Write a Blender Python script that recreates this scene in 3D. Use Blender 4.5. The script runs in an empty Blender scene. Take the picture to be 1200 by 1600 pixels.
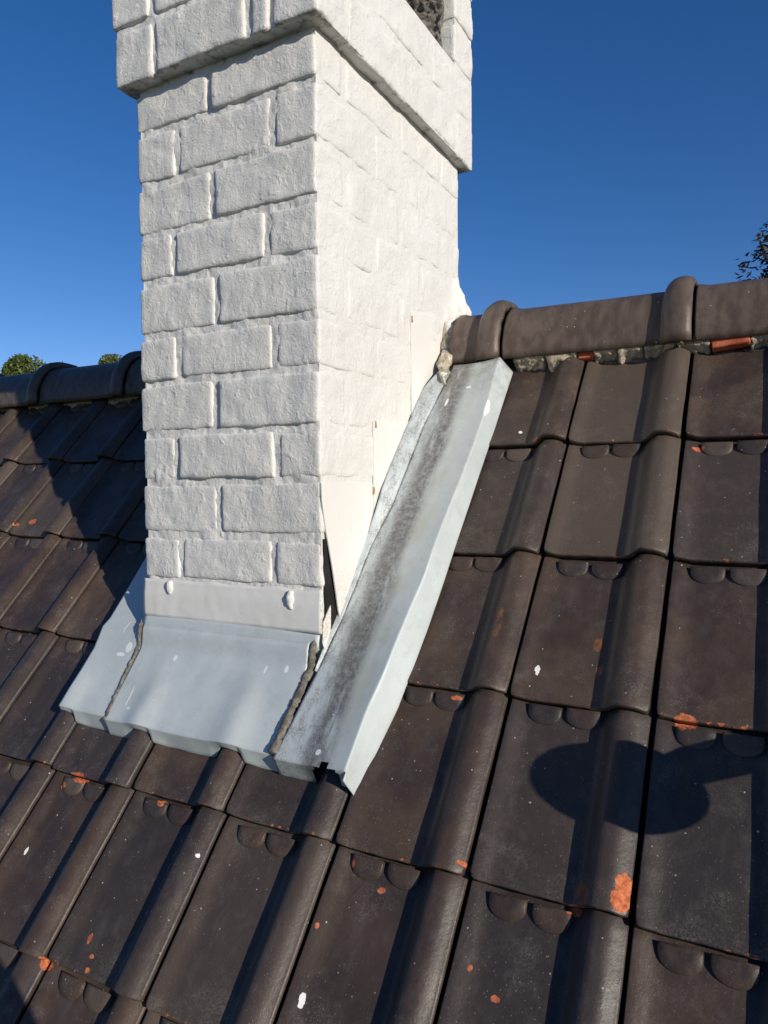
import bpy, bmesh, math, random
from mathutils import Vector, Matrix, noise
R = math.radians
random.seed(7)
scene = bpy.context.scene
col = scene.collection

# ------------------------------------------------------------ camera, light
CAM = Vector((0.14410, -1.44806, -0.14911))
cr = Vector((0.878705, 0.477290, -0.008471))
cu = Vector((-0.008491, 0.033370, 0.999407))
cf = Vector((-0.477289, 0.878112, -0.033375))
cam_d = bpy.data.cameras.new('camera')
cam = bpy.data.objects.new('camera', cam_d)
col.objects.link(cam)
m3 = Matrix((cr, cu, -cf)).transposed()
cam.matrix_world = Matrix.Translation(CAM) @ m3.to_4x4()
cam_d.sensor_fit = 'VERTICAL'
cam_d.sensor_height = 24
cam_d.lens = 24 * 1127.0855 / 1600
cam_d.clip_start = 0.02
cam_d.clip_end = 3000
scene.camera = cam

SUN_EL, SUN_AZ = R(19), R(24)
TRAVEL = Vector((-math.cos(SUN_AZ) * math.cos(SUN_EL), math.sin(SUN_AZ) * math.cos(SUN_EL), -math.sin(SUN_EL)))
world = bpy.data.worlds.new('World')
scene.world = world
world.use_nodes = True
wn = world.node_tree
wn.nodes.clear()
sky = wn.nodes.new('ShaderNodeTexSky')
sky.sky_type = 'NISHITA'
sky.sun_disc = False
sky.sun_elevation = SUN_EL
sky.sun_rotation = R(114)
sky.altitude = 1500
sky.air_density = 1.0
sky.dust_density = 0.1
sky.ozone_density = 3.0
bg = wn.nodes.new('ShaderNodeBackground')
bg.inputs['Strength'].default_value = 0.100
wo = wn.nodes.new('ShaderNodeOutputWorld')
hs = wn.nodes.new('ShaderNodeHueSaturation')
hs.inputs['Saturation'].default_value = 1.27
wn.links.new(sky.outputs[0], hs.inputs['Color'])
tint = wn.nodes.new('ShaderNodeMix')
tint.data_type = 'RGBA'; tint.blend_type = 'MULTIPLY'
tint.inputs['Factor'].default_value = 1
tint.inputs[7].default_value = (1.22, .97, 1.10, 1)
wn.links.new(hs.outputs[0], tint.inputs[6])
wn.links.new(tint.outputs[2], bg.inputs[0])
wn.links.new(bg.outputs[0], wo.inputs[0])
sun_d = bpy.data.lights.new('sun', 'SUN')
sun_d.energy = 4.7
sun_d.angle = R(0.5)
sun_d.color = (1.0, 0.93, 0.81)
sun = bpy.data.objects.new('sun', sun_d)
col.objects.link(sun)
sun.rotation_euler = TRAVEL.to_track_quat('-Z', 'Y').to_euler()
sun.location = (6, -3, 4)
vs = scene.view_settings
vs.view_transform = 'Standard'
vs.look = 'None'
vs.exposure = 0
vs.gamma = 1
vs.use_curve_mapping = False

# ------------------------------------------------------------ measures
PITCH = 0.8642533
W, EXP, S1 = 0.205, 0.2611184, 0.1002391
XL, XR = -0.9463, -0.5330
YF, YB = -0.4287, 0.1865
Z0, H = 0.62262, 0.0949366
cp, sp = math.cos(PITCH), math.sin(PITCH)

def roof_pt(u, s, n):
    return Vector((u, -s * cp - n * sp, -s * sp + n * cp))

# ------------------------------------------------------------ helpers
def tag(o, label=None, cat=None, group=None, kind=None):
    if label: o['label'] = label
    if cat: o['category'] = cat
    if group: o['group'] = group
    if kind: o['kind'] = kind
    return o

def empty(name, loc=(0, 0, 0), rot=(0, 0, 0)):
    o = bpy.data.objects.new(name, None)
    o.empty_display_size = .1
    o.location = loc
    o.rotation_euler = rot
    col.objects.link(o)
    return o

def mesh_obj(name, verts, faces, mat, parent=None, smooth=True, mats=None):
    me = bpy.data.meshes.new(name)
    me.from_pydata([tuple(v) for v in verts], [], faces)
    me.update()
    if smooth:
        me.polygons.foreach_set('use_smooth', [True] * len(me.polygons))
    me.materials.append(mat)
    o = bpy.data.objects.new(name, me)
    col.objects.link(o)
    if parent: o.parent = parent
    return o

def nz(x, y, z, f):
    return noise.noise(Vector((x * f, y * f, z * f)))

def grid(fn, us, vs_, off, closed_u=False):
    """Sheet through fn(u, v) with thickness: bottom = top + off(u, v)."""
    nu, nv = len(us), len(vs_)
    V, F = [], []
    for v in vs_:
        for u in us: V.append(Vector(fn(u, v)))
    for v in vs_:
        for u in us: V.append(Vector(fn(u, v)) + Vector(off(u, v)))
    B = nu * nv
    for j in range(nv - 1):
        for i in range(nu - 1):
            a = j * nu + i
            F.append((a, a + nu, a + nu + 1, a + 1))
            F.append((B + a, B + a + 1, B + a + nu + 1, B + a + nu))
    for i in range(nu - 1):
        a, b = i, i + 1
        F.append((a, b, B + b, B + a))
        a, b = (nv - 1) * nu + i, (nv - 1) * nu + i + 1
        F.append((b, a, B + a, B + b))
    for j in range(nv - 1):
        a, b = j * nu, (j + 1) * nu
        F.append((b, a, B + a, B + b))
        a, b = j * nu + nu - 1, (j + 1) * nu + nu - 1
        F.append((a, b, B + b, B + a))
    return V, F

def lin(a, b, n):
    return [a + (b - a) * i / (n - 1) for i in range(n)]

def sm(a, b, x):
    t = max(0., min(1., (x - a) / (b - a)))
    return t * t * (3 - 2 * t)

def lerp_path(pts, s):
    """pts: sorted (s, value); linear interpolation."""
    if s <= pts[0][0]: return pts[0][1]
    for (a, va), (b, vb) in zip(pts, pts[1:]):
        if s <= b: return va + (vb - va) * (s - a) / (b - a)
    return pts[-1][1]

def tube(path, rads, n=20):
    V, F = [], []
    for i, (p, r_) in enumerate(zip(path, rads)):
        p = Vector(p)
        d = (Vector(path[min(i + 1, len(path) - 1)]) - Vector(path[max(i - 1, 0)])).normalized()
        a = d.orthogonal().normalized(); b = d.cross(a)
        for k in range(n):
            t = 2 * math.pi * k / n
            V.append(p + a * r_ * math.cos(t) + b * r_ * math.sin(t))
    for i in range(len(path) - 1):
        for k in range(n):
            k2 = (k + 1) % n
            F.append((i * n + k, i * n + k2, (i + 1) * n + k2, (i + 1) * n + k))
    F.append(tuple(range(n))[::-1]); F.append(tuple(range((len(path) - 1) * n, len(path) * n)))
    return V, F

# ------------------------------------------------------------ materials
class Mat:
    def __init__(self, name, rough=.6, spec=.5):
        self.m = bpy.data.materials.new(name)
        self.m.use_nodes = True
        self.t = self.m.node_tree
        self.b = self.t.nodes['Principled BSDF']
        self.b.inputs['Roughness'].default_value = rough
        self.b.inputs['Specular IOR Level'].default_value = spec
        self.geo = self.n('ShaderNodeNewGeometry').outputs['Position']
    def n(self, typ, **kw):
        nd = self.t.nodes.new(typ)
        for k, v in kw.items(): setattr(nd, k, v)
        return nd
    def put(self, sock, v):
        if isinstance(v, (int, float)): sock.default_value = v
        elif isinstance(v, tuple):
            if sock.type == 'RGBA' and len(v) == 3: v = v + (1,)
            sock.default_value = v
        else: self.t.links.new(v, sock)
    def math(self, op, a, b=0., c=None):
        nd = self.n('ShaderNodeMath', operation=op)
        self.put(nd.inputs[0], a); self.put(nd.inputs[1], b)
        if c is not None: self.put(nd.inputs[2], c)
        return nd.outputs[0]
    def noise(self, scale, detail=4, rough=.55, vec=None, dist=0.):
        nd = self.n('ShaderNodeTexNoise')
        nd.inputs['Scale'].default_value = scale
        nd.inputs['Detail'].default_value = detail
        nd.inputs['Roughness'].default_value = rough
        nd.inputs['Distortion'].default_value = dist
        self.put(nd.inputs['Vector'], vec if vec is not None else self.geo)
        return nd.outputs['Fac']
    def ramp(self, x, a, b):
        nd = self.n('ShaderNodeMapRange', interpolation_type='SMOOTHSTEP')
        self.put(nd.inputs['Value'], x)
        nd.inputs['From Min'].default_value = a
        nd.inputs['From Max'].default_value = b
        return nd.outputs[0]
    def mix(self, f, a, b):
        nd = self.n('ShaderNodeMix', data_type='RGBA')
        self.put(nd.inputs['Factor'], f)
        self.put(nd.inputs['A'] if False else nd.inputs[6], a)
        self.put(nd.inputs[7], b)
        return nd.outputs[2]
    def vmath(self, op, a, b):
        nd = self.n('ShaderNodeVectorMath', operation=op)
        self.put(nd.inputs[0], a); self.put(nd.inputs[1], b)
        return nd.outputs['Value'] if op in ('LENGTH', 'DOT_PRODUCT', 'DISTANCE') else nd.outputs[0]
    def coord(self, obj=None):
        nd = self.n('ShaderNodeTexCoord')
        if obj: nd.object = obj
        return nd.outputs['Object']
    def sep(self, v):
        nd = self.n('ShaderNodeSeparateXYZ'); self.put(nd.inputs[0], v)
        return nd.outputs
    def specks(self, scale, size, thresh, vec=None):
        """small scattered dots: a few voronoi cells carry a dot."""
        nd = self.n('ShaderNodeTexVoronoi')
        nd.inputs['Scale'].default_value = scale
        self.put(nd.inputs['Vector'], vec if vec is not None else self.geo)
        near = self.math('LESS_THAN', nd.outputs['Distance'], size)
        r_ = self.sep(nd.outputs['Color'])
        pick = self.math('GREATER_THAN', r_[0], thresh)
        return self.math('MULTIPLY', near, pick)
    def spots(self, vec, lst, wob):
        """explicit marks: (x, y, rx, ry) in the roof's own coordinates."""
        acc = None
        for (x, y, rx, ry) in lst:
            d = self.vmath('SUBTRACT', vec, (x, y, 0.))
            d = self.vmath('MULTIPLY', d, (1 / rx, 1 / ry, 0.))
            l = self.math('ADD', self.vmath('LENGTH', d, (0., 0., 0.)), wob)
            k = self.math('LESS_THAN', l, 1.0)
            acc = k if acc is None else self.math('MAXIMUM', acc, k)
        return acc
    def bump(self, hs, strength=.5, dist=.002):
        nd = self.n('ShaderNodeBump')
        nd.inputs['Strength'].default_value = strength
        nd.inputs['Distance'].default_value = dist
        self.put(nd.inputs['Height'], hs)
        self.t.links.new(nd.outputs[0], self.b.inputs['Normal'])
    def color(self, c): self.put(self.b.inputs['Base Color'], c)
    def rough(self, c): self.put(self.b.inputs['Roughness'], c)

# the roof's own frame: x along the ridge, y up the slope, z off the tiles
roof = empty('tiled_roof', (0, 0, 0), (PITCH, 0, 0))
tag(roof, 'steep roof of dark brown glazed clay tiles with a capped ridge', 'roof')

def make_tile_mat(name='dark_glazed_tile', gain=1.):
    M = Mat(name)
    rc = M.coord(roof)
    loc = M.coord()
    info = M.n('ShaderNodeObjectInfo').outputs['Random']
    big = M.noise(9, 5, .6)
    mid = M.noise(45, 5, .6)
    fine = M.noise(420, 3, .6)
    vfine = M.noise(1100, 3, .7)
    hair = M.noise(60, 3, .5, M.vmath('MULTIPLY', rc, (1., .22, 1.)))
    c = M.mix(M.ramp(big, .35, .68), (.043, .029, .025), (.076, .050, .035))
    c = M.mix(M.math('MULTIPLY', M.ramp(info, .2, .7), .75), c, (.037, .030, .029))
    c = M.mix(M.math('MULTIPLY', M.ramp(info, .74, .90), .75), c, (.098, .073, .054))
    c = M.mix(M.math('MULTIPLY', M.ramp(mid, .5, .75), .45), c, (.085, .070, .060))
    c = M.mix(M.math('MULTIPLY', M.ramp(hair, .55, .8), .25), c, (.10, .088, .075))
    if gain != 1.:
        c = M.mix(1., c, M.mix(M.ramp(hair, .35, .65), (.078, .055, .043), (.115, .085, .066)))
    # pale dust film in clouds, gathering towards the foot of each tile
    ly = M.sep(loc)[1]
    foot = M.ramp(ly, -(EXP - .11), -EXP)
    dust = M.math('MULTIPLY', M.ramp(M.math('ADD', M.noise(13, 7, .72), M.math('MULTIPLY', foot, .07)), .52, .76), M.ramp(fine, .40, .62))
    c = M.mix(M.math('MULTIPLY', dust, .5), c, (.19, .165, .138))
    pan = M.math('MULTIPLY', M.ramp(M.noise(22, 6, .75, M.vmath('MULTIPLY', rc, (1., .6, 1.))), .50, .70), M.ramp(vfine, .42, .60))
    c = M.mix(M.math('MULTIPLY', pan, .30), c, (.17, .14, .115))
    scuff = M.ramp(M.noise(38, 7, .8, M.vmath('MULTIPLY', M.vmath('ADD', rc, (0., 0., 1.7)), (1., .8, 1.)), 1.5), .64, .72)
    c = M.mix(M.math('MULTIPLY', scuff, .38), c, (.24, .215, .19))
    # gritty lichen specks
    sp1 = M.specks(330, .22, .90)
    sp2 = M.specks(140, .16, .965)
    sp3 = M.specks(62, .085, .945)
    dens = M.ramp(M.noise(7, 4, .6), .38, .62)
    c = M.mix(M.math('MULTIPLY', M.math('MULTIPLY', sp1, dens), .65), c, (.30, .265, .22))
    sp0 = M.specks(620, .26, .86)
    c = M.mix(M.math('MULTIPLY', M.math('MULTIPLY', sp0, M.ramp(M.noise(16, 5, .7), .47, .64)), .55), c, (.27, .235, .19))
    c = M.mix(M.math('MULTIPLY', sp2, .8), c, (.34, .32, .28))
    c = M.mix(M.math('MULTIPLY', sp3, .85), c, (.52, .50, .47))
    wob = M.math('MULTIPLY', M.math('SUBTRACT', M.noise(110, 7, .78), .5), 2.0)
    # yellowish lichen crusts
    cr_ = M.spots(rc, [(-.045, -.640, .03, .012), (-.10, -.578, .016, .009), (-.15, -.578, .018, .007), (-.308, -.604, .022, .012),
                       (-.541, -1.137, .02, .013), (.05, -.602, .03, .02), (-.06, -.862, .03, .02), (-.34, -.33, .05, .03)], wob)
    c = M.mix(M.math('MULTIPLY', M.math('MULTIPLY', cr_, M.ramp(vfine, .54, .66)), M.ramp(M.noise(50, 4, .7), .40, .62)), c, (.26, .21, .14))
    # bare orange clay where the glaze has flaked
    clay = M.mix(M.ramp(M.noise(160, 4, .7), .35, .7), (.33, .075, .028), (.62, .20, .085))
    chips = M.spots(rc, [(.040, -.622, .014, .011), (-.957, -.886, .017, .008), (-.755, -.890, .008, .006),
                         (-.326, -.922, .006, .004), (-.21, -.868, .009, .003), (-.143, -.999, .006, .004), (-.18, -.977, .003, .004),
                         (-.991, -.904, .006, .006), (-.764, -1.099, .004, .007), (-.821, -1.149, .010, .008), (-.745, -1.118, .004, .003),
                         (-.068, -.884, .008, .006), (.025, -.117, .010, .005), (-.378, -.900, .003, .006),
                         (-.398, -.987, .003, .004), (-.29, -.634, .010, .004), (-2.155, .258, .007, .007),
                         (-1.589, -.313, .012, .010), (-1.633, -.331, .010, .006), (-.269, -.09, .005, .004),
                         (-1.03, -1.150, .014, .008), (-.74, -1.135, .005, .004)], wob)
    wob2 = M.math('MULTIPLY', M.math('SUBTRACT', M.noise(140, 3, .6), .5), .7)
    bigchip = M.spots(rc, [(-.0115, -.846, .0095, .013), (-.0130, -.864, .0105, .0125)], wob2)
    # flaked rims: at each tile's lower edge and along the seam
    lxyz = M.sep(loc)
    rim = M.math('LESS_THAN', lxyz[1], -(EXP - .0045))
    rimn = M.ramp(M.noise(30, 6, .8), .60, .63)
    c2 = M.math('MULTIPLY', rim, rimn)
    c = M.mix(M.math('MAXIMUM', M.math('MAXIMUM', chips, bigchip), c2), c, clay)
    rust = M.spots(rc, [(-.248, -.505, .009, .035), (-.060, -.868, .010, .014), (-.09, -.52, .006, .012), (-.082, -.56, .005, .012)], wob)
    c = M.mix(M.math('MULTIPLY', M.math('MULTIPLY', rust, M.ramp(mid, .38, .62)), .75), c, (.30, .095, .03))
    wob3 = M.math('MULTIPLY', M.math('SUBTRACT', M.noise(150, 3, .6), .5), 1.7)
    white = M.spots(rc, [(-.172, -.573, .0038, .0085), (-.386, -1.071, .0045, .008), (-.304, -.065, .004, .004), (-.99, -1.02, .003, .006),
                         (-.63, -.95, .003, .003), (-1.16, -.96, .002, .012), (-.41, -.83, .002, .005)], wob3)
    c = M.mix(white, c, (.78, .77, .73))
    M.color(c)
    rr = M.math('ADD', M.math('MULTIPLY', M.noise(30, 5, .7), .42), .24)
    rr = M.math('MAXIMUM', rr, M.math('MULTIPLY', M.math('MAXIMUM', chips, bigchip), .9))
    M.rough(rr)
    M.b.inputs['Specular IOR Level'].default_value = .34
    h = M.math('ADD', M.math('MULTIPLY', M.noise(260, 4, .65), .5), M.math('MULTIPLY', mid, 1.2))
    h = M.math('ADD', h, M.math('MULTIPLY', sp1, .5))
    h = M.math('SUBTRACT', h, M.math('MULTIPLY', M.math('MAXIMUM', chips, bigchip), .9))
    M.bump(h, .6, .0013)
    return M.m
TILE = make_tile_mat()
RIDGE = make_tile_mat('brown_ridge_tile', 1.7)

def make_paint_mat(name, smooth=False, stain=0.):
    M = Mat(name, .62, .35)
    big = M.noise(6, 4, .6)
    c = M.mix(M.ramp(big, .3, .75), (.67, .65, .605), (.715, .697, .655))
    yel = M.math('MULTIPLY', M.ramp(M.noise(11, 6, .7), .60, .80), .45 if not smooth else .25)
    c = M.mix(yel, c, (.66, .60, .47))
    dirt = M.specks(210, .2, .965)
    c = M.mix(M.math('MULTIPLY', dirt, .55), c, (.25, .22, .18))
    xyz = M.sep(M.geo)
    nf = M.noise(38, 6, .75)
    # soot specks and grime along the arris under the corbel
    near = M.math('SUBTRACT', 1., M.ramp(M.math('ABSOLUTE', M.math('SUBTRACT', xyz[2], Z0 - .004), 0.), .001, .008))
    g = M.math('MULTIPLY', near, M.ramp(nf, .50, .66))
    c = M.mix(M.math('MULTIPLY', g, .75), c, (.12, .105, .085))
    if stain:
        # rusty lichen at the foot of the peeling flashing
        low = M.math('SUBTRACT', 1., M.ramp(xyz[2], -.385, -.27))
        k = M.math('MULTIPLY', M.math('MULTIPLY', low, M.math('GREATER_THAN', xyz[0], XR + .001)), M.math('MULTIPLY', M.ramp(M.noise(260, 5, .8), .46, .58), M.ramp(M.noise(40, 4, .7), .30, .5)))
        c = M.mix(M.math('MULTIPLY', k, .75), c, (.34, .22, .11))
    M.color(c)
    if smooth:
        brush = M.noise(24, 5, .6, M.vmath('MULTIPLY', M.geo, (1., 5., .6)))
        M.bump(M.math('ADD', M.math('MULTIPLY', brush, .8), M.math('MULTIPLY', M.noise(300, 5), .35)), .4, .0018)
    else:
        a = M.noise(95, 6, .66, None, .8)
        b = M.noise(420, 4, .65)
        brush = M.noise(60, 4, .6, M.vmath('MULTIPLY', M.geo, (1., 1., .25)))
        lump = M.ramp(M.noise(60, 2, .4), .60, .75)
        h = M.math('ADD', M.math('MULTIPLY', a, 1.6), M.math('MULTIPLY', b, .75))
        h = M.math('ADD', h, M.math('ADD', M.math('MULTIPLY', brush, .7), M.math('MULTIPLY', lump, .5)))
        M.bump(h, .78, .0020)
    return M.m
PAINT = make_paint_mat('rough_white_masonry_paint')
PAINT_S = make_paint_mat('smooth_white_paint_on_metal', True, 1.)

def make_zinc(name, stained):
    M = Mat(name, .5, .5)
    rc = M.coord(roof)
    big = M.noise(8, 5, .6)
    c = M.mix(M.ramp(big, .3, .7), (.455, .50, .495), (.52, .56, .55))
    c = M.mix(M.math('MULTIPLY', M.ramp(M.noise(70, 5, .75), .5, .75), .35), c, (.34, .37, .375))
    ox = M.noise(30, 7, .78, M.vmath('MULTIPLY', rc, (1., .5, 1.)), .8)
    c = M.mix(M.math('MULTIPLY', M.ramp(ox, .52, .70), .45), c, (.60, .63, .63))
    c = M.mix(M.math('MULTIPLY', M.ramp(M.noise(18, 6, .7, M.vmath('ADD', rc, (3., 0., 0.))), .54, .72), .38), c, (.33, .375, .385))
    x, y, z = M.sep(rc)[0], M.sep(rc)[1], M.sep(rc)[2]
    if stained:
        # dark run-off streak down the valley of the gutter
        fine = M.noise(300, 4, .8)
        wander = M.math('MULTIPLY', M.math('SUBTRACT', M.noise(5.5, 2, .5), .5), .05)
        base = M.math('ADD', M.math('MULTIPLY', M.math('ADD', y, .35), .012), -.463)
        d = M.math('ABSOLUTE', M.math('SUBTRACT', M.math('ADD', x, wander), base), 0.)
        band = M.math('SUBTRACT', 1., M.ramp(d, .012, .038))
        st = M.noise(26, 6, .7, M.vmath('MULTIPLY', rc, (1.6, .28, 1.)))
        k = M.math('MULTIPLY', band, M.ramp(st, .26, .50))
        grit = M.ramp(fine, .40, .60)
        k = M.math('MULTIPLY', k, M.math('ADD', M.math('MULTIPLY', grit, .18), M.math('ADD', M.math('MULTIPLY', M.ramp(M.noise(95, 5, .75), .35, .6), .32), .5)))
        c = M.mix(M.math('MULTIPLY', k, .93), c, (.085, .072, .064))
        # grey grime towards the wall
        wall = M.math('SUBTRACT', 1., M.ramp(x, -.508, -.450))
        kk = M.math('MULTIPLY', wall, M.math('MULTIPLY', M.ramp(M.noise(60, 5, .8, M.vmath('MULTIPLY', rc, (1., .35, 1.))), .38, .62), M.ramp(fine, .36, .58)))
        c = M.mix(M.math('MULTIPLY', kk, .75), c, (.15, .14, .13))
        # yellowish lichen film right of the streak
        d2 = M.math('ABSOLUTE', M.math('SUBTRACT', x, M.math('ADD', base, .036)), 0.)
        b2 = M.math('MULTIPLY', M.math('SUBTRACT', 1., M.ramp(d2, .004, .026)), M.ramp(M.noise(10, 5, .7), .42, .66))
        c = M.mix(M.math('MULTIPLY', b2, .55), c, (.42, .40, .31))
        top = M.math('MULTIPLY', M.ramp(y, -.05, .14), M.ramp(M.noise(45, 5, .8), .42, .62))
        c = M.mix(M.math('MULTIPLY', top, .6), c, (.24, .22, .17))
    sp1 = M.specks(260, .2, .93)
    c = M.mix(M.math('MULTIPLY', sp1, .35), c, (.24, .26, .27))
    sp2 = M.specks(75, .09, .90)
    wob = M.math('MULTIPLY', M.math('SUBTRACT', M.noise(90, 3, .6), .5), .9)
    wh = M.spots(rc, [(-.905, -.735, .002, .020), (-.893, -.757, .006, .003), (-.842, -.650, .0045, .006), (-.588, -.643, .004, .007),
                      (-.63, -.648, .002, .008), (-.985, -.657, .012, .004), (-.97, -.641, .008, .010), (-.469, -.770, .005, .005),
                      (-.372, -.03, .003, .022), (-.43, .04, .006, .004), (-.47, .0, .003, .012), (-1.0, -.60, .0015, .014), (-.975, -.56, .0015, .012)], wob)
    c = M.mix(M.math('MAXIMUM', wh, M.math('MULTIPLY', sp2, .8)), c, (.76, .76, .73))
    M.color(c)
    M.b.inputs['Metallic'].default_value = .12
    M.rough(M.math('ADD', M.math('MULTIPLY', M.noise(40, 4, .6), .25), .42))
    h = M.math('ADD', M.noise(14, 3, .5), M.math('MULTIPLY', M.noise(280, 4, .7), .16))
    M.bump(h, .28, .003)
    return M.m
ZINC = make_zinc('weathered_blue_grey_zinc', False)
ZINC_ST = make_zinc('stained_zinc_gutter', True)

def simple(name, c1, c2, scale=30, rough=.8, bs=.6, bd=.002, spec=.3, c3=None):
    M = Mat(name, rough, spec)
    c = M.mix(M.ramp(M.noise(scale, 6, .7), .35, .66), c1, c2)
    if c3: c = M.mix(M.ramp(M.noise(scale * 2.3, 5, .7), .54, .68), c, c3)
    M.color(c)
    M.bump(M.noise(scale * 5, 5, .7), bs, bd)
    return M.m
MORTAR = simple('weathered_ridge_mortar', (.42, .35, .26), (.60, .51, .39), 60, .92, 1., .005, .15, (.22, .18, .125))
SOOT = simple('sooty_rough_mortar', (.16, .14, .12), (.44, .40, .36), 60, .95, 1., .012, .1, (.04, .036, .032))
REDBRICK = simple('red_clay', (.33, .07, .035), (.50, .14, .07), 40, .85, .8, .002)
MASTIC = simple('dirty_brown_mastic', (.13, .11, .085), (.27, .24, .20), 90, .8, 1., .003, .3, (.06, .05, .04))
DARK = simple('underlay_and_gap_shade', (.010, .010, .010), (.02, .018, .017), 20, .9)
GALV = simple('galvanised_steel', (.22, .23, .24), (.32, .33, .34), 30, .45, .2)
WOOD = simple('weathered_plank', (.22, .17, .12), (.34, .28, .21), 18, .8, .5)

# ------------------------------------------------------------ ground and far trees
GROUND = simple('grass_ground', (.035, .055, .018), (.06, .075, .03), .6, .95, .3, .05)
gv = [(-700, -700, -6.2), (700, -700, -6.2), (700, 700, -6.2), (-700, 700, -6.2)]
tag(mesh_obj('ground', gv, [(0, 1, 2, 3)], GROUND, None, False), kind='structure')

# ------------------------------------------------------------ roof tiles
def prof(u):
    """height across a tile: low shoulder, flat pan, round roll."""
    h = .0085 * (1 - sm(.005, .036, u))
    h += .0240 * sm(.136, .164, u) ** .9 - .0138 * sm(.172, .2045, u) ** 1.45
    return h
TOPV = -.035
def tile_h(u, v):
    b = .0145 * v / EXP - (.004 if v < 0 else 0)
    end = max(0., v - (EXP - .004)) / .004
    return b + prof(u) - .0013 * end * end

def tile_variant(seed):
    so = seed * 7.31
    us = [.0028, .0045, .008, .014, .022, .031, .042, .058, .078, .098, .116, .126, .132, .138, .144, .150, .156, .162, .168, .174, .180, .186, .192, .195, .1985, .2008]
    vv = [TOPV, -.01, .0, .015, .035, .06, .09, .12, .15, .18, .21, .235, .25, EXP - .006, EXP - .0025, EXP - .0007]
    amp = .0009
    def fn(u, v):
        e = 0
        if v > EXP - .003: e = .0014 * nz(u, so, 3.1, 60) + .0007 * nz(u, so, 9, 210)
        uu = u
        if u < .003 or u > .2005: uu += .0009 * nz(so, v, 1.7, 55) + .0005 * nz(so, v, 5, 200)
        # rounded corner at the foot
        cr1 = max(0., .010 - u) / .010 * max(0., v - (EXP - .012)) / .012
        cr2 = max(0., u - .193) / .012 * max(0., v - (EXP - .012)) / .012
        h = tile_h(u, v) + amp * nz(u + so, v, 0, 14) + .00025 * nz(u + so, v, 4, 60)
        return (uu + .003 * cr1 - .0025 * cr2, -(v + e - .0045 * cr1 ** 2 - .004 * cr2 ** 2), h - .002 * (cr1 + cr2))
    def off(u, v):
        t = .0125 if .004 < u < .2 else .011
        return (0, .0012 if v > EXP - .003 else 0, -t)
    return grid(fn, us, vv, off)

def nib_variant(seed):
    """half-round raised finger grip, wedge shaped, flat on top"""
    V, F = [], []
    hw, ln = .0245, .028
    n = 11
    rim = [(-hw, 0), (-hw, .006)]
    for i in range(n):
        a = math.pi * (i + .5) / n
        rim.append((-hw * math.cos(a), .008 + (ln - .008) * math.sin(a) ** .8))
    rim += [(hw, .006), (hw, 0)]
    def top(x, v): return .0078 - .0057 * (v / ln) ** 1.1 + .0003 * nz(x, v, seed * 3.3, 60)
    k = len(rim)
    for x, v in rim:   # foot
        V.append((x * 1.05, -v * 1.03, -.004))
    for x, v in rim:   # arris low
        V.append((x, -v, top(x, v) - .0013))
    for x, v in rim:   # arris high, drawn in
        V.append((x * .95, -(v * .94 + .0006), top(x, v)))
    for x, v in rim:
        V.append((x * .5, -(v * .5 + .003), top(x * .5, v * .5) - .0006))
    V.append((0, -.010, top(0, .010) - .0008))
    for r_ in range(3):
        for i in range(k - 1):
            a = r_ * k + i
            F.append((a, a + 1, a + 1 + k, a + k))
        F.append((r_ * k + k - 1, r_ * k, r_ * k + k, r_ * k + 2 * k - 1))
    for i in range(k - 1): F.append((3 * k + i, 3 * k + i + 1, 4 * k))
    F.append((4 * k - 1, 3 * k, 4 * k))
    return V, [f[::-1] for f in F]

tile_meshes, nib_meshes = [], []
tmp = []
for s_ in range(8):
    V, F = tile_variant(s_)
    o = mesh_obj('roof_tile', V, F, TILE); tile_meshes.append(o.data); tmp.append(o)
for s_ in range(3):
    V, F = nib_variant(s_)
    o = mesh_obj('finger_grip', V, F, TILE); nib_meshes.append(o.data); tmp.append(o)
for o in tmp: bpy.data.objects.remove(o)

for c in range(-14, 4):
    for k in range(1, 8):
        s_top = S1 + (k - 2) * EXP
        u0 = (c - 1) * W
        # hidden by the chimney shaft and its flashing
        if k <= 2 and -5 < c < -2: continue
        rnd = random.Random(c * 31 + k * 977)
        t = bpy.data.objects.new('roof_tile', rnd.choice(tile_meshes))
        col.objects.link(t)
        t.parent = roof
        t.location = (u0 + rnd.uniform(-.0013, .0013), -s_top + rnd.uniform(-.0022, .0022), rnd.uniform(-.0008, .0010))
        t.rotation_euler = (rnd.uniform(-.006, .006), rnd.uniform(-.009, .009), rnd.uniform(-.006, .006))
        if k <= 6:
            for q, uc in enumerate((.0535, .1095)):
                g = bpy.data.objects.new('finger_grip', nib_meshes[(c + k + q) % 3])
                col.objects.link(g)
                g.parent = t
                g.location = (uc + rnd.uniform(-.001, .001), -.0045 + rnd.uniform(-.001, .001), tile_h(uc, .014) - .0005)
                g.rotation_euler = (R(-1.5), 0, rnd.uniform(-.03, .03))

# boarding under the tiles, with the far slope
V, F = grid(lambda u, v: (u, v, -.018), lin(-3.2, .84, 3), lin(-1.75, .245, 3), lambda u, v: (0, 0, -.015))
mesh_obj('underlay', V, F, DARK, roof, False)

def far_slope(u, v):   # v runs down the far side of the ridge
    return (u, 0.20 + v * cp, 0.17 - v * sp + prof((u % W)) * .9 + .016 * ((v % EXP) / EXP))
RI = Matrix.Rotation(-PITCH, 3, 'X')
us = []
for c in range(-16, 4):
    us += [c * W + q for q in (.0, .01, .03, .05, .12, .135, .15, .17, .19, .203)]
vv = []
for k in range(6): vv += [k * EXP + .001, k * EXP + .13, k * EXP + .2605]
V, F = grid(lambda u, v: RI @ Vector(far_slope(u, v)), us, vv, lambda u, v: RI @ Vector((0, -.01, -.012)))
tag(mesh_obj('far_slope_tiles', V, F, TILE, roof), kind='stuff')

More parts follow.
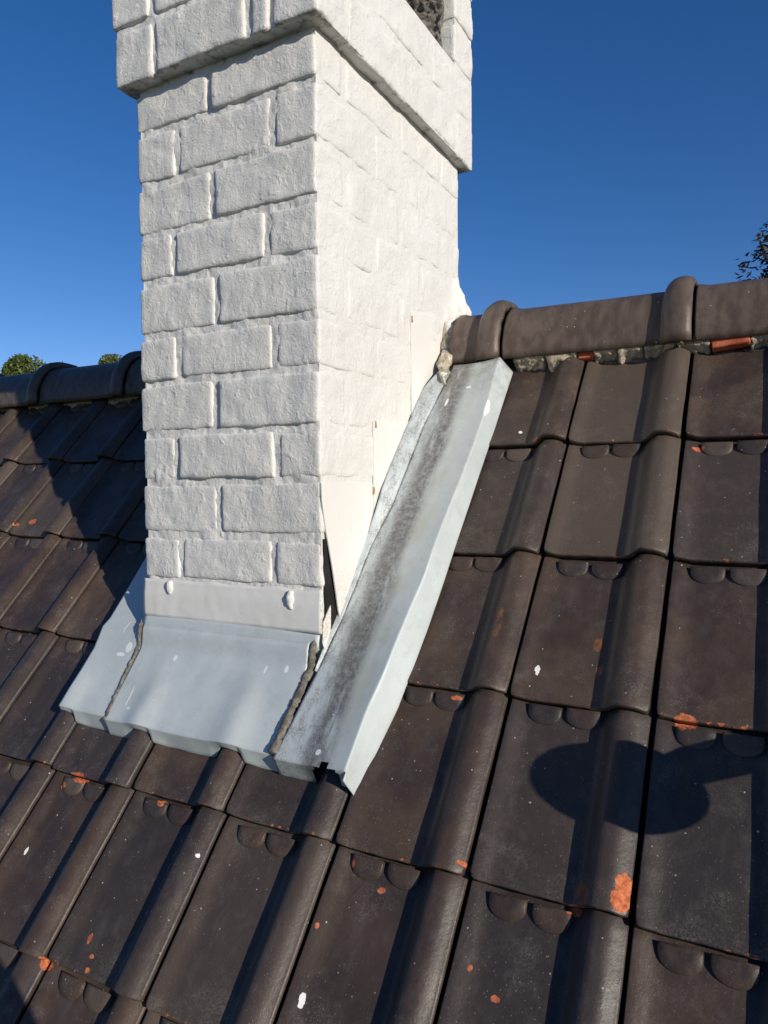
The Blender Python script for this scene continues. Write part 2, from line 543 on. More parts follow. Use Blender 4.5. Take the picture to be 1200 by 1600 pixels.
# ------------------------------------------------------------ ridge tiles
YA = .172
RT_L = .385
def ridge_section(a, grow=0.):
    """a from 0 (our side foot) to 1 (far foot): steep flanks, rounded top; world y,z"""
    hw, z0, h = .108 + grow, .128, .122 + grow
    t = math.pi * (1 - a)
    x = math.cos(t); y = math.sin(t)
    e = .86
    yy = math.copysign(abs(x) ** e, x) * hw
    zz = (abs(y) ** .92) * h
    return YA + yy, z0 + zz
def ridge_tile(x0, x1, collar=True, seed=0):
    """runs along X; the raised collar sits at the x1 end"""
    L = x1 - x0
    xs = [0, .004, .02, .06] + lin(.10, L - .088, 5) + [L - q for q in (.078, .066, .060, .0575, .056, .054, .051, .048, .040, .032, .024, .017, .011, .006, .003, .0015)]
    if L < .16: xs = [0, .01, .02] + [L - q for q in (.078, .066, .060, .0575, .056, .054, .051, .048, .040, .032, .024, .017, .011, .006, .003, .0015)]
    aa = lin(0, 1, 34)
    def gr(x):
        g = .004 * (1 - x / L)
        c_ = L - x
        if collar: g += .027 * math.sqrt(max(0., 1 - ((c_ - .023) / .034) ** 2)) ** 1.1 if c_ < .023 + .034 else 0
        if c_ < .004: g -= .0025
        if x < .012: g += .003
        return g
    def fn(a, x):
        g = gr(x) + .0016 * nz(x + seed * 3.7, a * 2, seed, 9) + .0006 * nz(x, a * 3, seed, 50)
        y, z = ridge_section(a, g)
        foot = .002 * nz(x, seed * 5, a > .5, 30)
        if a < .04 or a > .96: z += foot
        xe = .0015 * nz(a * 6, seed, 2, 3) if (x < .001 or x > L - .002) else 0
        return RI @ Vector((x0 + x + xe, y, z))
    def off(a, x):
        y, z = ridge_section(a, 0)
        d = Vector((0, (YA - y), (.128 - z) * .9)).normalized() * .012
        return RI @ d
    return grid(fn, aa, xs, off)
RE = .001
rights = [(-.506, RE - RT_L), (RE - RT_L + .003, RE), (RE + .003, RE + RT_L), (RE + RT_L + .003, RE + 2 * RT_L)]
lefts = [(RE - RT_L * (k + 1) + .003, RE - RT_L * k) for k in range(3, 8)]
for i, (a, b) in enumerate(rights + lefts):
    V, F = ridge_tile(a, b, True, i)
    o = mesh_obj('ridge_tile', V, F, RIDGE, roof)
V, F = ridge_tile(RE - RT_L * 3 + .003, -.948, False, 21)
mesh_obj('ridge_tile', V, F, RIDGE, roof)

# bedding mortar along the foot of the ridge
def mortar_strip(u0, u1, seed):
    n = max(8, int((u1 - u0) / .003))
    us = lin(u0, u1, n)
    def fn(u, a):
        edge = (-.134 if u > XL else -.150) + .009 * nz(u, seed, 1, 22) + .006 * nz(u, seed, 3, 60) + .010 * sm(.1, .3, noise.noise(Vector((u * 17, seed, 7))))
        lift = prof(u % W) * .95
        s = edge - .004 * a - .05 * max(0, a - .6)
        top = .036 if u > XL else .016
        n_ = lift + (top - lift) * min(1, a / .7)
        s += .004 * nz(u, a * .05, seed, 60) + .003 * nz(u, a * .06, seed, 150) + .002 * nz(u, a * .06, seed, 330)
        n_ += .004 * nz(u, a, seed + 5, 45)
        end = min(u - u0, u1 - u)
        if end < .003: s -= .005 * (1 - end / .003)
        return (u, -s, n_ - .003)
    return grid(fn, us, lin(0, 1, 16), lambda u, v: (0, .012, -.004))
k_ = 0
segs = [(-.360, -.290), (-.289, -.222), (-.187, -.140), (-.139, -.092), (-.091, -.030), (-.029, .032), (.10, .30), (.3, .8)]
for a, b in segs:
    V, F = mortar_strip(a, b, k_); k_ += 1
    mesh_obj('mortar_bed', V, F, MORTAR, roof)
for a, b in [(-2.9, -2.3), (-2.29, -2.06), (-2.03, -1.93), (-1.90, -1.72), (-1.70, -1.52), (-1.49, -1.30), (-1.29, -.95)]:
    V, F = mortar_strip(a, b, k_); k_ += 1
    mesh_obj('mortar_bed', V, F, MORTAR, roof)
# ------------------------------------------------------------ bricks
def brick_geo(lx, ly, lz, res, rad, seed, amp=.0016, freq=26.):
    def cuts(l):
        n = max(1, round((l - 2 * rad) / res))
        inner = [rad + (l - 2 * rad) * i / n for i in range(n + 1)]
        return [q - l / 2 for q in [0, rad * .35] + inner + [l - rad * .35, l]]
    cx, cy, cz = cuts(lx), cuts(ly), cuts(lz)
    nx, ny, nz_ = len(cx) - 1, len(cy) - 1, len(cz) - 1
    V, F, idx = [], [], {}
    L = (lx, ly, lz)
    def vid(i, j, k):
        key = (i, j, k)
        if key in idx: return idx[key]
        p = Vector((cx[i], cy[j], cz[k]))
        rr = rad
        inn = Vector([max(-L[a] / 2 + rr, min(L[a] / 2 - rr, p[a])) for a in range(3)])
        d = p - inn
        if d.length > 1e-9:
            dn = d.normalized()
            m = max(abs(d.x), abs(d.y), abs(d.z)) / rr
            p = inn + dn * rr * m
        else:
            dn = Vector((0, 0, 0))
        s = Vector((p.x + seed * 1.7, p.y + seed * .9, p.z))
        a_ = amp * (noise.noise(s * freq) + .5 * noise.noise(s * freq * 2.7) + .18 * noise.noise(s * freq * 6))
        wob = Vector((noise.noise(s * 12), noise.noise(s * 9 + Vector((5, 5, 5))) * .7, noise.noise(s * 12 + Vector((9, 1, 4))))) * (amp * 1.3)
        wob += Vector((noise.noise(s * 55), 0, noise.noise(s * 55 + Vector((3, 1, 4))))) * (amp * .45)
        p = p + dn * a_ + wob
        idx[key] = len(V); V.append(p)
        return idx[key]
    for i in range(nx):
        for j in range(ny):
            F.append((vid(i, j, 0), vid(i, j + 1, 0), vid(i + 1, j + 1, 0), vid(i + 1, j, 0)))
            F.append((vid(i, j, nz_), vid(i + 1, j, nz_), vid(i + 1, j + 1, nz_), vid(i, j + 1, nz_)))
    for i in range(nx):
        for k in range(nz_):
            F.append((vid(i, 0, k), vid(i + 1, 0, k), vid(i + 1, 0, k + 1), vid(i, 0, k + 1)))
            F.append((vid(i, ny, k), vid(i, ny, k + 1), vid(i + 1, ny, k + 1), vid(i + 1, ny, k)))
    for j in range(ny):
        for k in range(nz_):
            F.append((vid(0, j, k), vid(0, j, k + 1), vid(0, j + 1, k + 1), vid(0, j + 1, k)))
            F.append((vid(nx, j, k), vid(nx, j + 1, k), vid(nx, j + 1, k + 1), vid(nx, j, k + 1)))
    return V, F

for (u, s, n, lx, ly, lz, rz) in [(-.204, -.150, .020, .034, .03, .016, .05), (.066, -.146, .024, .066, .035, .019, .09), (-.020, -.158, .034, .04, .03, .012, 0), (-.095, -.16, .02, .02, .02, .014, .2)]:
    V, F = brick_geo(lx, ly, lz, .006, .003, u * 10, .0012)
    o = mesh_obj('red_brick_shard', V, F, REDBRICK, roof)
    o.location = (u, -s, n); o.rotation_euler = (.3, -.05, rz)

chim = empty('chimney', ((XL + XR) / 2, (YF + YB) / 2, -.55))
tag(chim, 'white painted brick chimney with a stepped-out head rising through the roof', 'chimney')
CO = Vector(chim.location)
def cpart(name, V, F, mat, smooth=True):
    return mesh_obj(name, [Vector(v) - CO for v in V], F, mat, chim, smooth)
bcount = 0
def brick(x0, x1, y0, y1, z0, z1, res=.007, rad=.0056, amp=.0022):
    global bcount
    bcount += 1
    rnd = random.Random(bcount * 13 + 5)
    V, F = brick_geo(x1 - x0, y1 - y0, z1 - z0, res, rad, bcount * 2.37, amp)
    j = Vector((rnd.uniform(-.0026, .0010) if x0 < XL + .02 else 0, rnd.uniform(-.0022, .0022), rnd.uniform(-.0022, .0022)))
    a = rnd.uniform(-.008, .008)
    c0 = Vector(((x0 + x1) / 2, (y0 + y1) / 2, (z0 + z1) / 2)) + j
    rot = Matrix.Rotation(a * .5, 3, 'Z') @ Matrix.Rotation(a * .7, 3, 'Y')
    cpart('brick', [rot @ v + c0 for v in V], F, PAINT)

g = .0130
def ring_course(zt, zb, xl, xr, yf, yb, pat, seed):
    rnd = random.Random(seed)
    z0_, z1_ = zb + g * .5, zt - g * .5
    jx = lambda: rnd.uniform(-.009, .009)
    if pat == 'A':
        m = xl + (xr - xl) * .463 + jx()
        fr = [(xl, m - g / 2), (m + g / 2, xr)]; fd = .10; side0 = yf + .10
    elif pat == 'B':
        a, b = xl + .094 + jx(), xr - .098 + jx()
        fr = [(xl, a - g / 2), (a + g / 2, b - g / 2), (b + g / 2, xr)]; fd = .10; side0 = yf + .205
    elif pat == 'C':   # corbel course with a closer
        a, b, c = xl + .102, xl + .322, xl + .370
        fr = [(xl, a - g / 2), (a + g / 2, b - g / 2), (b + g / 2, c - g / 2), (c + g / 2, xr)]; fd = .10; side0 = yf + .10
    for i, (a, b) in enumerate(fr):
        deep = fd
        if pat == 'B' and i in (0, 2): deep = .205
        brick(a, b, yf, yf + deep - g, z0_, z1_, .0062)
    # side faces, then the back
    yb2 = yb - (.10 if pat in 'AC' else 0.)
    L = yb2 - side0
    n = max(1, round(L / .205))
    cuts = [side0 + L * i / n + (rnd.uniform(-.008, .008) if 0 < i < n else 0) for i in range(n + 1)]
    for a, b in zip(cuts, cuts[1:]):
        if zt < b * math.tan(PITCH) - .02: continue
        brick(xr - .10, xr, a, b - g, z0_, z1_, .008)
        brick(xl, xl + .10, a, b - g, z0_, z1_, .016)
    if pat in 'AC':
        m = (xl + xr) / 2
        brick(xl, m - g / 2, yb - .10, yb, z0_, z1_, .010)
        brick(m + g / 2, xr, yb - .10, yb, z0_, z1_, .010)
    else:
        brick(xl + .10 + g, xr - .10 - g, yb - .09, yb, z0_, z1_, .016)

DZ = [-.008, .005, .001, .0, .005, -.002, .002, -.001, .002, -.004, .002]
ZC = [Z0 - k * H + d for k, d in enumerate(DZ)]
for i in range(1, 11):
    ring_course(ZC[i - 1], ZC[i], XL, XR, YF, YB, 'A' if i % 2 else 'B', i)
# head, stepped out
XL2, XR2, YF2, YB2 = -.972, -.509, -.4565, .221
ring_course(Z0 + H, Z0 - .0105, XL2, XR2, YF2, YB2, 'C', 61)
ring_course(Z0 + 2 * H, Z0 + H, XL2 - .003, XR2, YF2 - .002, YB2, 'B', 62)
ZS = Z0 + 2 * H + .01
for i in range(4):
    zt, zb = ZS + (i + 1) * H, ZS + i * H
    brick(XL2, (XL2 + XR2) / 2 - g / 2, YF2, YF2 + .125, zb + g / 2, zt - g / 2)
    brick((XL2 + XR2) / 2 + g / 2, XR2, YF2, YF2 + .125, zb + g / 2, zt - g / 2)
    brick(XR2 - .2, XR2, .112, YB2, zb + g / 2, zt - g / 2, .007)
    brick(XL2, XR2 - .2 - g, .112, YB2, zb + g / 2, zt - g / 2, .012)
V, F = brick_geo(.54, .76, .05, .03, .006, 3., .001)
cpart('capping_slab', [v + Vector(((XL2 + XR2) / 2, (YF2 + YB2) / 2, ZS + 4 * H + .026)) for v in V], F, MORTAR)

# painted joints: a core filling the wall just behind the brick faces
def core(name, x0, x1, y0, y1, z0, z1, mat, res=.0045, amp=.0038, rf=.0, seed=0.):
    nx, ny, nzz = [max(2, int(l / res)) for l in (x1 - x0, y1 - y0, z1 - z0)]
    V, F = [], []
    def face(fn, nu, nv, ax, sg):
        b = len(V)
        for j in range(nv + 1):
            for i in range(nu + 1):
                p = Vector(fn(i / nu, j / nv))
                e = min(i, j, nu - i, nv - j)
                if e > 0:
                    d = amp * (.4 if ax == 0 and sg > 0 else 1) * (1.1 * noise.noise(p * 21 + Vector((seed, 0, 0))) + .6 * noise.noise(p * 85) + .3 * noise.noise(p * 210))
                    p[ax] += sg * d
                V.append(p)
        for j in range(nv):
            for i in range(nu):
                a = b + j * (nu + 1) + i
                F.append((a, a + 1, a + nu + 2, a + nu + 1))
    face(lambda u, v: (x0 + (x1 - x0) * u, y0, z0 + (z1 - z0) * v), nx, nzz, 1, -1)
    face(lambda u, v: (x1, y0 + (y1 - y0) * u, z0 + (z1 - z0) * v), ny, nzz, 0, 1)
    face(lambda u, v: (x1 - (x1 - x0) * u, y1, z0 + (z1 - z0) * v), nx // 3, nzz // 3, 1, 1)
    face(lambda u, v: (x0, y1 - (y1 - y0) * u, z0 + (z1 - z0) * v), ny // 2, nzz // 2, 0, -1)
    face(lambda u, v: (x0 + (x1 - x0) * u, y0 + (y1 - y0) * v, z1), 2, 2, 2, 1)
    face(lambda u, v: (x0 + (x1 - x0) * u, y1 + (y0 - y1) * v, z0), nx // 2, ny // 2, 2, -1)
    return cpart(name, V, F, mat)
core('mortar_joints', XL + .007, XR - .0010, YF + .0038, YB - .004, -.62, Z0 + .004, PAINT)
core('head_mortar_joints', XL2 + .004, XR2 - .0016, YF2 + .0044, YB2 - .004, Z0 - .003, ZS - .004, PAINT)
core('pillar_mortar_joints', XL2 + .004, XR2 - .003, .117, YB2 - .003, ZS - .01, ZS + 4 * H - .002, PAINT, .007)
core('pillar_mortar_joints', XL2 + .004, XR2 - .003, YF2 + .004, YF2 + .120, ZS - .01, ZS + 4 * H - .002, PAINT, .007)
# sooty rendered jamb inside the side opening
def jamb(u, v):
    x = XR2 - .030 - .38 * u
    z = ZS - .002 + 4 * H * v
    return (x + .006 * nz(x, z, 3, 25) * (u < .02), .106 + .010 * nz(x, z, 1, 28) + .009 * nz(x, z, 1, 75) + .005 * nz(x, z, 4, 180) - .002, z)
V, F = grid(jamb, lin(0, 1, 90), lin(0, 1, 110), lambda u, v: (0, .02, 0))
cpart('jamb_render', V, F, SOOT)

# smooth flaunching/band at the front foot of the shaft: painted part, then bare zinc
flash = empty('chimney_flashing', (0, 0, 0), (PITCH, 0, 0))
tag(flash, 'blue grey zinc flashing with white painted upstands wrapped round the chimney foot', 'flashing')
def to_roof(p): return RI @ Vector(p)
SW = -YF / cp   # slope distance of the wall foot on the reference plane
def front_band(u, v):
    # v 0 top (under the bricks) .. 1 bend at the apron
    z = -.322 - v * (.322 * -1 + .322) - v * .092
    y = YF - .0022 - .003 * sm(.0, .35, v) - .005 * sm(.85, 1, v)
    y += .0014 * nz(u, z, 2, 12) + .0006 * nz(u, z, 2, 60)
    z += .004 * nz(u, 0, 5, 20) * (v < .05)
    return to_roof((u, y, z))
V, F = grid(front_band, lin(XL - .002, XR + .004, 60), lin(0, .80, 12), lambda u, v: to_roof((0, .003, 0)))
mesh_obj('painted_upstand', V, F, PAINT_S, flash)
def front_bare(u, v):
    t = .80 - .03 * math.sin((u - XL) / (XR - XL) * math.pi) + .02 * (u - XL) / .41
    vv_ = t + (1.06 - t) * v
    z = -.322 - vv_ * .092
    y = YF - .0048 - .0062 * sm(.7, 1, vv_)
    return to_roof((u, y, z))
V, F = grid(front_bare, lin(XL + .001, XR + .001, 40), lin(0, 1, 6), lambda u, v: to_roof((0, .002, 0)))
mesh_obj('bare_upstand', V, F, ZINC, flash)

def tile_n(u, s):
    v = (s - S1) % EXP
    return tile_h(u % W, v)
S_B = .785
NA = .0475
wall_s = .598
def roll_soft(u):
    q = (u % W) - .170
    q = min(abs(q), abs(q + W), abs(q - W))
    return math.exp(-(q / .032) ** 2)
def apron_n(u, s):
    t = (s - wall_s) / (S_B - wall_s)
    return NA + .021 * (1 - sm(0, .24, t)) + .002 * nz(u, s, 8, 7) + .0012 * nz(u, s, 2, 22) + sm(.15, 1, t) * (-.006 + .0085 * roll_soft(u))
def roll_at(u):
    q = u % W
    return sm(.130, .158, q) * (1 - sm(.196, .204, q))
def lip(u, t, base):
    """folded lip: t 0..1 from the crease down to the tile"""
    low = tile_n(u, S_B + .012) + .0025 + .003 * roll_at(u)
    low = min(low, base - .003)
    return base + (low - base) * t
def apron_fn(u, v):
    if v <= 1:
        s = wall_s + (S_B - wall_s) * v
        return (u, -s, apron_n(u, s))
    t = v - 1
    s = S_B + (.016 - .012 * roll_at(u)) * t + .002 * nz(u, 1, 1, 20) * t
    return (u, -s, lip(u, t, apron_n(u, S_B)))
vv = lin(0, .98, 18) + [1.0, 1.06, 1.2, 1.5, 1.8, 2.0]
V, F = grid(apron_fn, lin(-.940, -.549, 90), vv, lambda u, v: (0, 0, -.0018))
mesh_obj('front_apron', V, F, ZINC, flash)
# left strip: runs up the left side
def left_fn(u, v):
    if v <= 1:
        s = -.12 + (S_B - .006 + .12) * v
        n_ = .048 + .006 * sm(-.98, -.94, u) + .0015 * nz(u, s, 3, 9)
        if s > .585: n_ = n_ * (1 - sm(.585, .64, s)) + (apron_n(u, s) - .003) * sm(.585, .64, s)
        return (u, -s, n_)
    t = v - 1
    s = S_B - .006 + (.017 - .013 * roll_at(u)) * t
    return (u, -s, lip(u, t, apron_n(u, S_B) - .003))
vv = lin(0, .985, 40) + [1.0, 1.06, 1.2, 1.5, 1.8, 2.0]
V, F = grid(left_fn, lin(-1.064, -.939, 34), vv, lambda u, v: (0, 0, -.0018))
mesh_obj('left_strip', V, F, ZINC, flash)
# right gutter
crest_p = [(-.13, -.376), (.14, -.371), (.545, -.393), (.69, -.406), (.80, -.408)]
outer_p = [(-.13, -.358), (.12, -.362), (.52, -.371), (.67, -.380), (.80, -.4015)]
fold_p = [(-.11, -.486), (.075, -.503), (.285, -.505), (.38, -.517), (.52, -.518), (.63, -.526), (.80, -.548)]
S_T, S_E = -.118, .792
def gutter_fn(a, v):
    lipt = 0
    s = S_T + (S_E - S_T) * v
    if v > 1: lipt = v - 1; s = S_E + .013 * lipt
    cu_, ou, fo = lerp_path(crest_p, s), lerp_path(outer_p, s), lerp_path(fold_p, s)
    if a <= 1:      # main panel fold -> crest
        u = fo + (cu_ - fo) * a
        n_ = .0488 + .0095 * a ** 2 - .002 * math.sin(math.pi * a) - .002 * a * nz(u, s, 4, 10)
        n_ += .0022 * nz(u, s, 6, 8)
        if s > .6: n_ -= .001 * sm(.6, .7, s) * (1 - a)
        # torn notch over the roll at the foot
        if lipt > 0:
            n_ = lip(u, lipt, n_)
    else:           # bright outer facet down to the tiles
        t = a - 1
        u = cu_ + (ou - cu_) * t
        n_ = .059 + (.014 - .059) * t
        n_ += .0015 * nz(u, s, 6, 8)
    return (u, -s - (.010 * (a - 1) if (a > 1 and v > .98) else 0), n_)
aa = lin(0, .94, 26) + [.97, 1.0, 1.04, 1.15] + lin(1.3, 2.0, 6)
vv = lin(0, .99, 70) + [1.0, 1.06, 1.2, 1.5, 1.8, 2.0]
V, F = grid(gutter_fn, aa, vv, lambda u, v: (0, 0, -.0018))
# open a torn hole over the roll end at the very foot
def keep(f):
    ps = [V[i] for i in f]
    cx = sum(p[0] for p in ps) / len(ps); cy = -sum(p[1] for p in ps) / len(ps)
    dx = (cx + .447) / .026
    return not (abs(dx) < 1 and cy > S_E - .006 + .010 * dx * dx + .003 * nz(cx, 1, 1, 120))
F = [f for f in F if keep(f)]
mesh_obj('side_gutter', V, F, ZINC_ST, flash)
# upstand from the fold to the wall
up_p = [(-.07, .062), (.09, .068), (.26, .072), (.31, .066), (.36, .056), (.50, .0535), (.63, .0535)]
def upst(a, v):
    s = S_T + .02 + (.640 - S_T - .02) * v
    fo = lerp_path(fold_p, s)
    bulge = .004 * sm(.18, .27, s) * (1 - sm(.31, .36, s))
    uw = XR + .0035 + bulge
    tp = sm(S_T, S_T + .10, s)
    uw = fo + (uw - fo) * (.35 + .65 * tp)
    nw = lerp_path(up_p, s)
    u = fo + (uw - fo) * a
    n_ = .0490 + (nw - .0490) * (a ** .8) + .0012 * nz(u, s, 2, 25)
    return (u, -s, n_)
V, F = grid(upst, lin(0, 1, 8), lin(0, 1, 80), lambda u, v: (-.0012, 0, -.0012))
mesh_obj('gutter_upstand', V, F, ZINC_ST, flash)

# white painted stepped plates on the chimney's right face
def plate(name, poly, curl, th=.0022, mat=None):
    """poly: (y, z) outline on the wall; curl(y, z) gives the stand-off"""
    me = bpy.data.meshes.new(name); bm = bmesh.new()
    vs_ = [bm.verts.new((0, y, z)) for y, z in poly]
    f = bm.faces.new(vs_)
    bmesh.ops.triangulate(bm, faces=[f])
    for _ in range(4):
        bmesh.ops.subdivide_edges(bm, edges=[e for e in bm.edges if e.calc_length() > .014], cuts=1, use_grid_fill=True)
        bmesh.ops.triangulate(bm, faces=bm.faces[:])
    for v in bm.verts:
        x = XR + curl(v.co.y, v.co.z)
        v.co = to_roof((x, v.co.y, v.co.z))
    bm.normal_update()
    ret = bmesh.ops.extrude_face_region(bm, geom=bm.faces[:])
    for v in [e for e in ret['geom'] if isinstance(e, bmesh.types.BMVert)]:
        v.co += to_roof((-th, 0, 0))
    bmesh.ops.recalc_face_normals(bm, faces=bm.faces[:])
    bm.to_mesh(me); bm.free()
    me.polygons.foreach_set('use_smooth', [False] * len(me.polygons))
    me.materials.append(mat or PAINT_S)
    o = bpy.data.objects.new(name, me); col.objects.link(o); o.parent = flash
    return o
def curl1(y, z):
    # front edge peels away from the wall towards the tip
    k = 1 - sm(-.33, -.16, z)
    e = 1 - sm(YF, -.27, y)
    return .0026 + .0085 * k * (.35 + .65 * e) + .0007 * nz(y, z, 3, 14)
plate('painted_step_plate', [(YF + .001, -.140), (-.252, -.140), (-.252, -.248), (-.285, -.285), (-.330, -.335), (-.372, -.388), (-.381, -.386),
                             (-.390, -.36), (-.399, -.32), (-.409, -.27), (-.418, -.22), (-.426, -.17)], curl1)
plate('painted_step_plate', [(-.246, -.022), (-.080, -.010), (-.080, -.030), (-.100, -.045), (-.17, -.115), (-.215, -.165), (-.248, -.212)],
      lambda y, z: .0026 + .0006 * nz(y, z, 9, 14))
plate('painted_step_plate', [(-.082, .219), (.066, .236), (.066, .135), (.02, .085), (-.04, .03), (-.078, -.008)],
      lambda y, z: .0022 + .0006 * nz(y, z, 5, 14))
plate('gap_shade_strip', [(YF + .007, -.235), (YF + .022, -.235), (-.375, -.33), (-.385, -.40), (YF + .008, -.40)], lambda y, z: .0022 + .0022 * (1 - sm(-.36, -.28, z)), .0012, DARK)  # dark strip added to paint in the shade behind the peeling plate
# little bent corner tab behind the peeling plate
plate('corner_tab', [(-.4325, -.378), (-.4085, -.350), (-.4085, -.392), (-.4290, -.424), (-.4335, -.410)], lambda y, z: .0062 + .0006 * nz(y, z, 1, 60), .0016)
# dirty mastic seams
def seam(p0, p1, wd, seed):
    n = 60
    def fn(a, t):
        s = p0[1] + (p1[1] - p0[1]) * t
        u = p0[0] + (p1[0] - p0[0]) * t + .0025 * nz(t, seed, 0, 5)
        w_ = wd * (1 + .4 * nz(t, seed, 1, 9) + .35 * nz(t, seed, 1, 45)) * (sm(0, .04, t))
        base = apron_n(u, min(s, S_B)) if s <= S_B else lip(u, min(1, (s - S_B) / .014), apron_n(u, S_B))
        hump = math.sin(math.pi * a)
        if seed == 2: base = max(base, .0500 if s <= S_B else 0)
        return (u + (a - .5) * w_, -s, base - .0012 + .0034 * hump * (1 + .7 * nz(u + a * .01, s, seed, 110)) + .0012 * nz(u * 2, s, seed, 260))
    V, F = grid(fn, lin(0, 1, 9), lin(0, 1, 90), lambda u, v: (0, 0, -.002))
    mesh_obj('mastic_seam', V, F, MASTIC, flash)
seam((-.950, .590), (-.938, S_B + .012), .0105, 1)
seam((-.540, .592), (-.551, S_B + .003), .0150, 2)
# blobs and nails left in the painted band
for x, z, rx, rz in [(-.877, -.336, .0065, .013), (-.594, -.341, .0085, .014)]:
    V, F = tube([(0, 0, rz * math.cos(math.pi * q / 10)) for q in range(1, 10)], [rx * math.sin(math.pi * q / 10) ** .8 for q in range(1, 10)], 16)
    V = [Vector((v.x + .006 * nz(v.x, v.y, v.z + x, 110), v.y * .8 + .003 * nz(v.x, v.z, x, 150), v.z + .006 * nz(v.z, v.x, x, 90))) for v in V]
    o = mesh_obj('paint_blob', [to_roof(v + Vector((x, YF - .004, z))) for v in V], F, PAINT, flash)
NAIL = simple('rusty_nail', (.32, .16, .06), (.5, .34, .18), 90, .8)
for y, z in [(-.238, -.028), (-.086, -.022), (-.078, .205), (-.250, -.155), (-.250, -.215)]:
    V, F = brick_geo(.006, .005, .014, .002, .002, y * 9, .0016)
    mesh_obj('rusty_nail', [to_roof(v + Vector((XR + .003, y, z))) for v in V], F, NAIL, flash)
# lumpy fillet where chimney, ridge and flashing meet
def fillet(u, v):
    z = .055 + .315 * v
    fl = math.exp(-((z - .262) / .055) ** 2)
    low = 1 - sm(.10, .26, z)
    y0 = .045 + .10 * sm(0, .6, v); y1 = .100 + .088 * sm(.0, .45, v) + .050 * fl
    y = y0 + (y1 - y0) * u
    k = max(0, math.sin(math.pi * min(1, u * 1.0)))
    d = (.005 + .026 * fl + .036 * low) * k ** .6 * (1 - sm(.88, 1, v) * .9) * (1 + .4 * nz(y, z, 2, 34)) + .004 * nz(y, z, 2, 70) + .002 * nz(y, z, 5, 170)
    if u > .8: y += .006 * nz(z, 1, 2, 60)
    return (XR - .004 + d, y, z)
V, F = grid(fillet, lin(0, 1, 44), lin(0, 1, 90), lambda u, v: (-.02, -.004 * (u > .6), 0))
FM = Mat('painted_crumbling_mortar', .85, .2)
z_ = FM.sep(FM.geo)[2]
bare = FM.math('MULTIPLY', FM.math('SUBTRACT', 1.1, FM.ramp(z_, .17, .28)), FM.ramp(FM.noise(40, 6, .75), .38, .55))
FM.color(FM.mix(bare, (.80, .78, .73), (.42, .35, .24)))
FM.bump(FM.noise(130, 6, .75), 1., .004)
cpart('mortar_fillet', V, F, FM.m)

path = [Vector((XR - .004, .150, .285)), Vector((XR + .002, .118, .225)), Vector((XR + .012, .085, .165)), roof_pt(-.500, -.085, .058), roof_pt(-.490, -.050, .050)]
pp, rr = [], []
for i in range(len(path) - 1):
    for q in range(8):
        t = q / 8
        pp.append(path[i].lerp(path[i + 1], t)); rr.append(([.016, .020, .015, .009, .003][i] * (1 - t) + [.016, .020, .015, .009, .003][i + 1] * t))
V, F = tube(pp, rr, 28)
V = [v + Vector((nz(*v, 45), nz(v.y, v.z, v.x, 45), nz(v.z, v.x, v.y, 45))) * .009 + Vector((nz(*v, 130), nz(v.y, v.z, v.x, 130), 0)) * .005 for v in V]
cpart('mortar_fillet', V, F, FM.m)

# ------------------------------------------------------------ unseen things added beside the frame to throw the shadows
tgt = roof_pt(-.038, .724, .008)
tip = tgt - TRAVEL * .46
brk = empty('shadow_caster_arm', roof_pt(.46, .50, .0))  # added arm, shaped and placed to cast the round shadow
tag(brk, 'unseen grey arm with a ball end, added to cast the round shadow on the tiles', 'shadow caster')
BO = Vector(brk.location)
base = roof_pt(.46, .50, .02)
# stem leaves the ball towards the upper right as seen from the sun
V, F = tube([base - BO, (base + (tip - base) * .5) - BO, (base + (tip - base) * .93) - BO], [.030, .026, .019])
mesh_obj('arm', V, F, GALV, brk)
ax = (tip - base).normalized()
V, F = tube([tip - BO - ax * (.060 * math.cos(math.pi * q / 16)) for q in range(1, 16)], [.0575 * math.sin(math.pi * q / 16) for q in range(1, 16)], 40)
mesh_obj('ball_end', V, F, GALV, brk)
V, F = tube([base - BO + (roof_pt(0, 0, -.03)), base - BO + roof_pt(0, 0, .006)], [.05, .05], 24)
mesh_obj('foot_plate', V, F, GALV, brk)

A_ = roof_pt(-.928, 1.170, 0.) - TRAVEL * 1.12  # added board, lined up to shade the lower left corner
B_ = roof_pt(-.794, 1.217, 0.) - TRAVEL * 1.12
dr = (B_ - A_).normalized()
out = Vector((0, -.62, -.30)).normalized()
out = (out - dr * out.dot(dr)).normalized()
nn = dr.cross(out)
P0 = A_ - dr * .12
pv = []
for a in (0, 1.3):
    for b in (0, .2):
        for c in (0, -.035): pv.append(dr * a + out * b + nn * c)
shadow_plank = mesh_obj('shadow_plank', pv, [(0, 1, 3, 2), (4, 6, 7, 5), (0, 4, 5, 1), (2, 3, 7, 6), (0, 2, 6, 4), (1, 5, 7, 3)], WOOD, None, False)
shadow_plank.location = P0
tag(shadow_plank, 'unseen wooden board added below the frame to cast the corner shadow', 'shadow_plank')

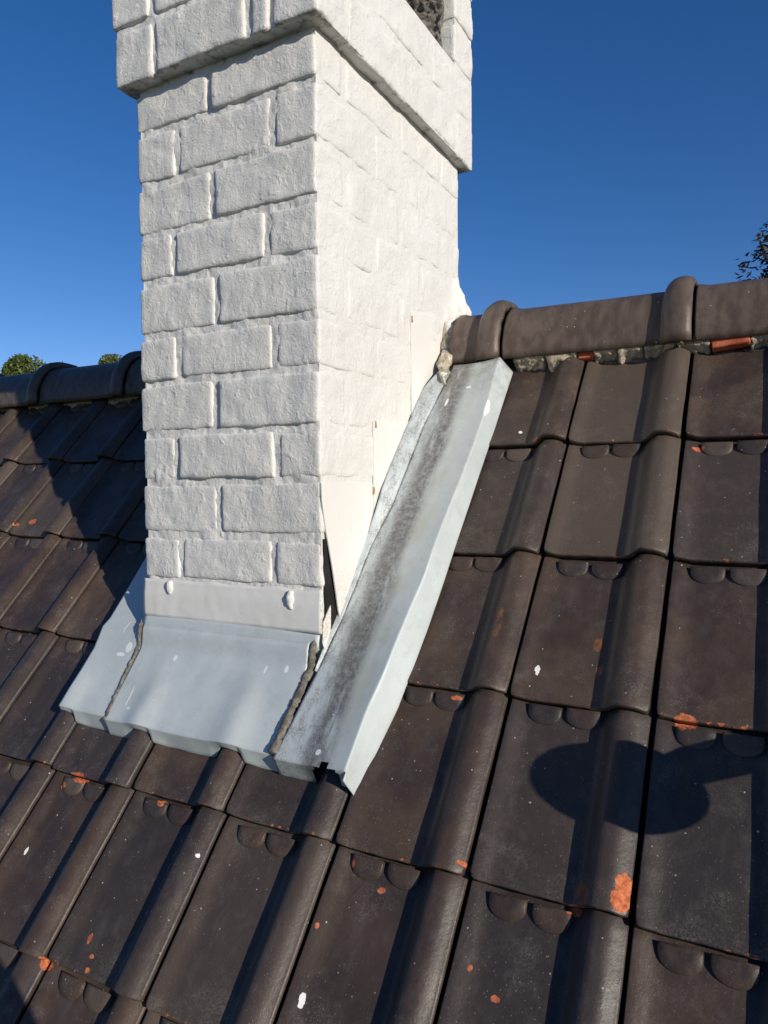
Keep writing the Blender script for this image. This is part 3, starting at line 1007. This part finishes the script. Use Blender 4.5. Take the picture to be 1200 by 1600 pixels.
# ------------------------------------------------------------ trees
def leaf_mat(name, c1, c2):
    M = Mat(name, .6, .3)
    M.color(M.mix(M.ramp(M.noise(1.3, 4), .3, .7), c1, c2))
    return M.m
LEAF_G = leaf_mat('mid_green_foliage', (.055, .085, .018), (.11, .13, .035))
LEAF_D = leaf_mat('dark_foliage', (.012, .014, .008), (.03, .02, .012))
BARK = simple('bark', (.05, .04, .03), (.09, .07, .05), 8, .9, .8, .02)
def tree(top, h, rad, leaf, nleaf, mat, label, seed, clumps=34, gsz=.75, squash=.85):
    rnd = random.Random(seed)
    base = Vector((top[0], top[1], -6.2))
    t = empty('tree', base)
    tag(t, label, 'tree')
    hgt = top[2] + 6.2
    cz = hgt - rad * squash
    V, F = tube([(0, 0, 0), (.1, 0, hgt * .4), (0, .1, cz)], [rad * .1, rad * .07, rad * .03], 10)
    tr = mesh_obj('trunk', V, F, BARK, t)
    V, F = [], []
    for i in range(9):
        a = rnd.uniform(0, 6.28); e = rnd.uniform(.1, 1.2)
        p = Vector((math.cos(a) * math.cos(e), math.sin(a) * math.cos(e), math.sin(e))) * rad * .85
        v, f = tube([(0, 0, cz - rad * .5), tuple(p * .5 + Vector((0, 0, cz - rad * .1))), tuple(p + Vector((0, 0, cz)))], [rad * .03, rad * .018, rad * .004], 6)
        o_ = len(V); V += v; F += [tuple(q + o_ for q in ff) for ff in f]
    mesh_obj('limb', V, F, BARK, t)
    cs = []
    for i in range(clumps):
        d = Vector((rnd.gauss(0, 1), rnd.gauss(0, 1), rnd.gauss(0, 1))).normalized()
        rr = rad * rnd.uniform(.45, gsz)
        cs.append((Vector((d.x * rr, d.y * rr, d.z * rr * squash)), rad * rnd.uniform(.2, .36)))
    V, F = [], []
    for i in range(nleaf):
        c_, r_ = rnd.choice(cs)
        d = Vector((rnd.gauss(0, 1), rnd.gauss(0, 1), rnd.gauss(0, 1))).normalized() * r_ * rnd.uniform(.4, 1) ** .5
        p = c_ + d + Vector((0, 0, cz))
        a = Vector((rnd.gauss(0, 1), rnd.gauss(0, 1), rnd.gauss(0, .7))).normalized()
        b = a.orthogonal().normalized()
        s = leaf * rnd.uniform(.6, 1.3)
        k = len(V)
        V += [p - a * s, p - b * s * .45 + a * s * .1, p + a * s, p + b * s * .45 + a * s * .1]
        F.append((k, k + 1, k + 2, k + 3))
    mesh_obj('crown', V, F, mat, t, False)
    return t
tree((-31.2, 21.6, 6.45), 11, 3.1, .11, 26000, LEAF_G, 'round green tree top showing over the ridge at the far left', 3)
tree((-33.0, 28.2, 7.75), 12, 2.0, .11, 14000, LEAF_G, 'green tree just peeping over the ridge left of the chimney', 5)
tree((1.25, 13.4, 4.75), 10, 1.75, .07, 15000, LEAF_D, 'dark sparse leafy tree at the right edge above the ridge', 8, 60, .92, 1.0)
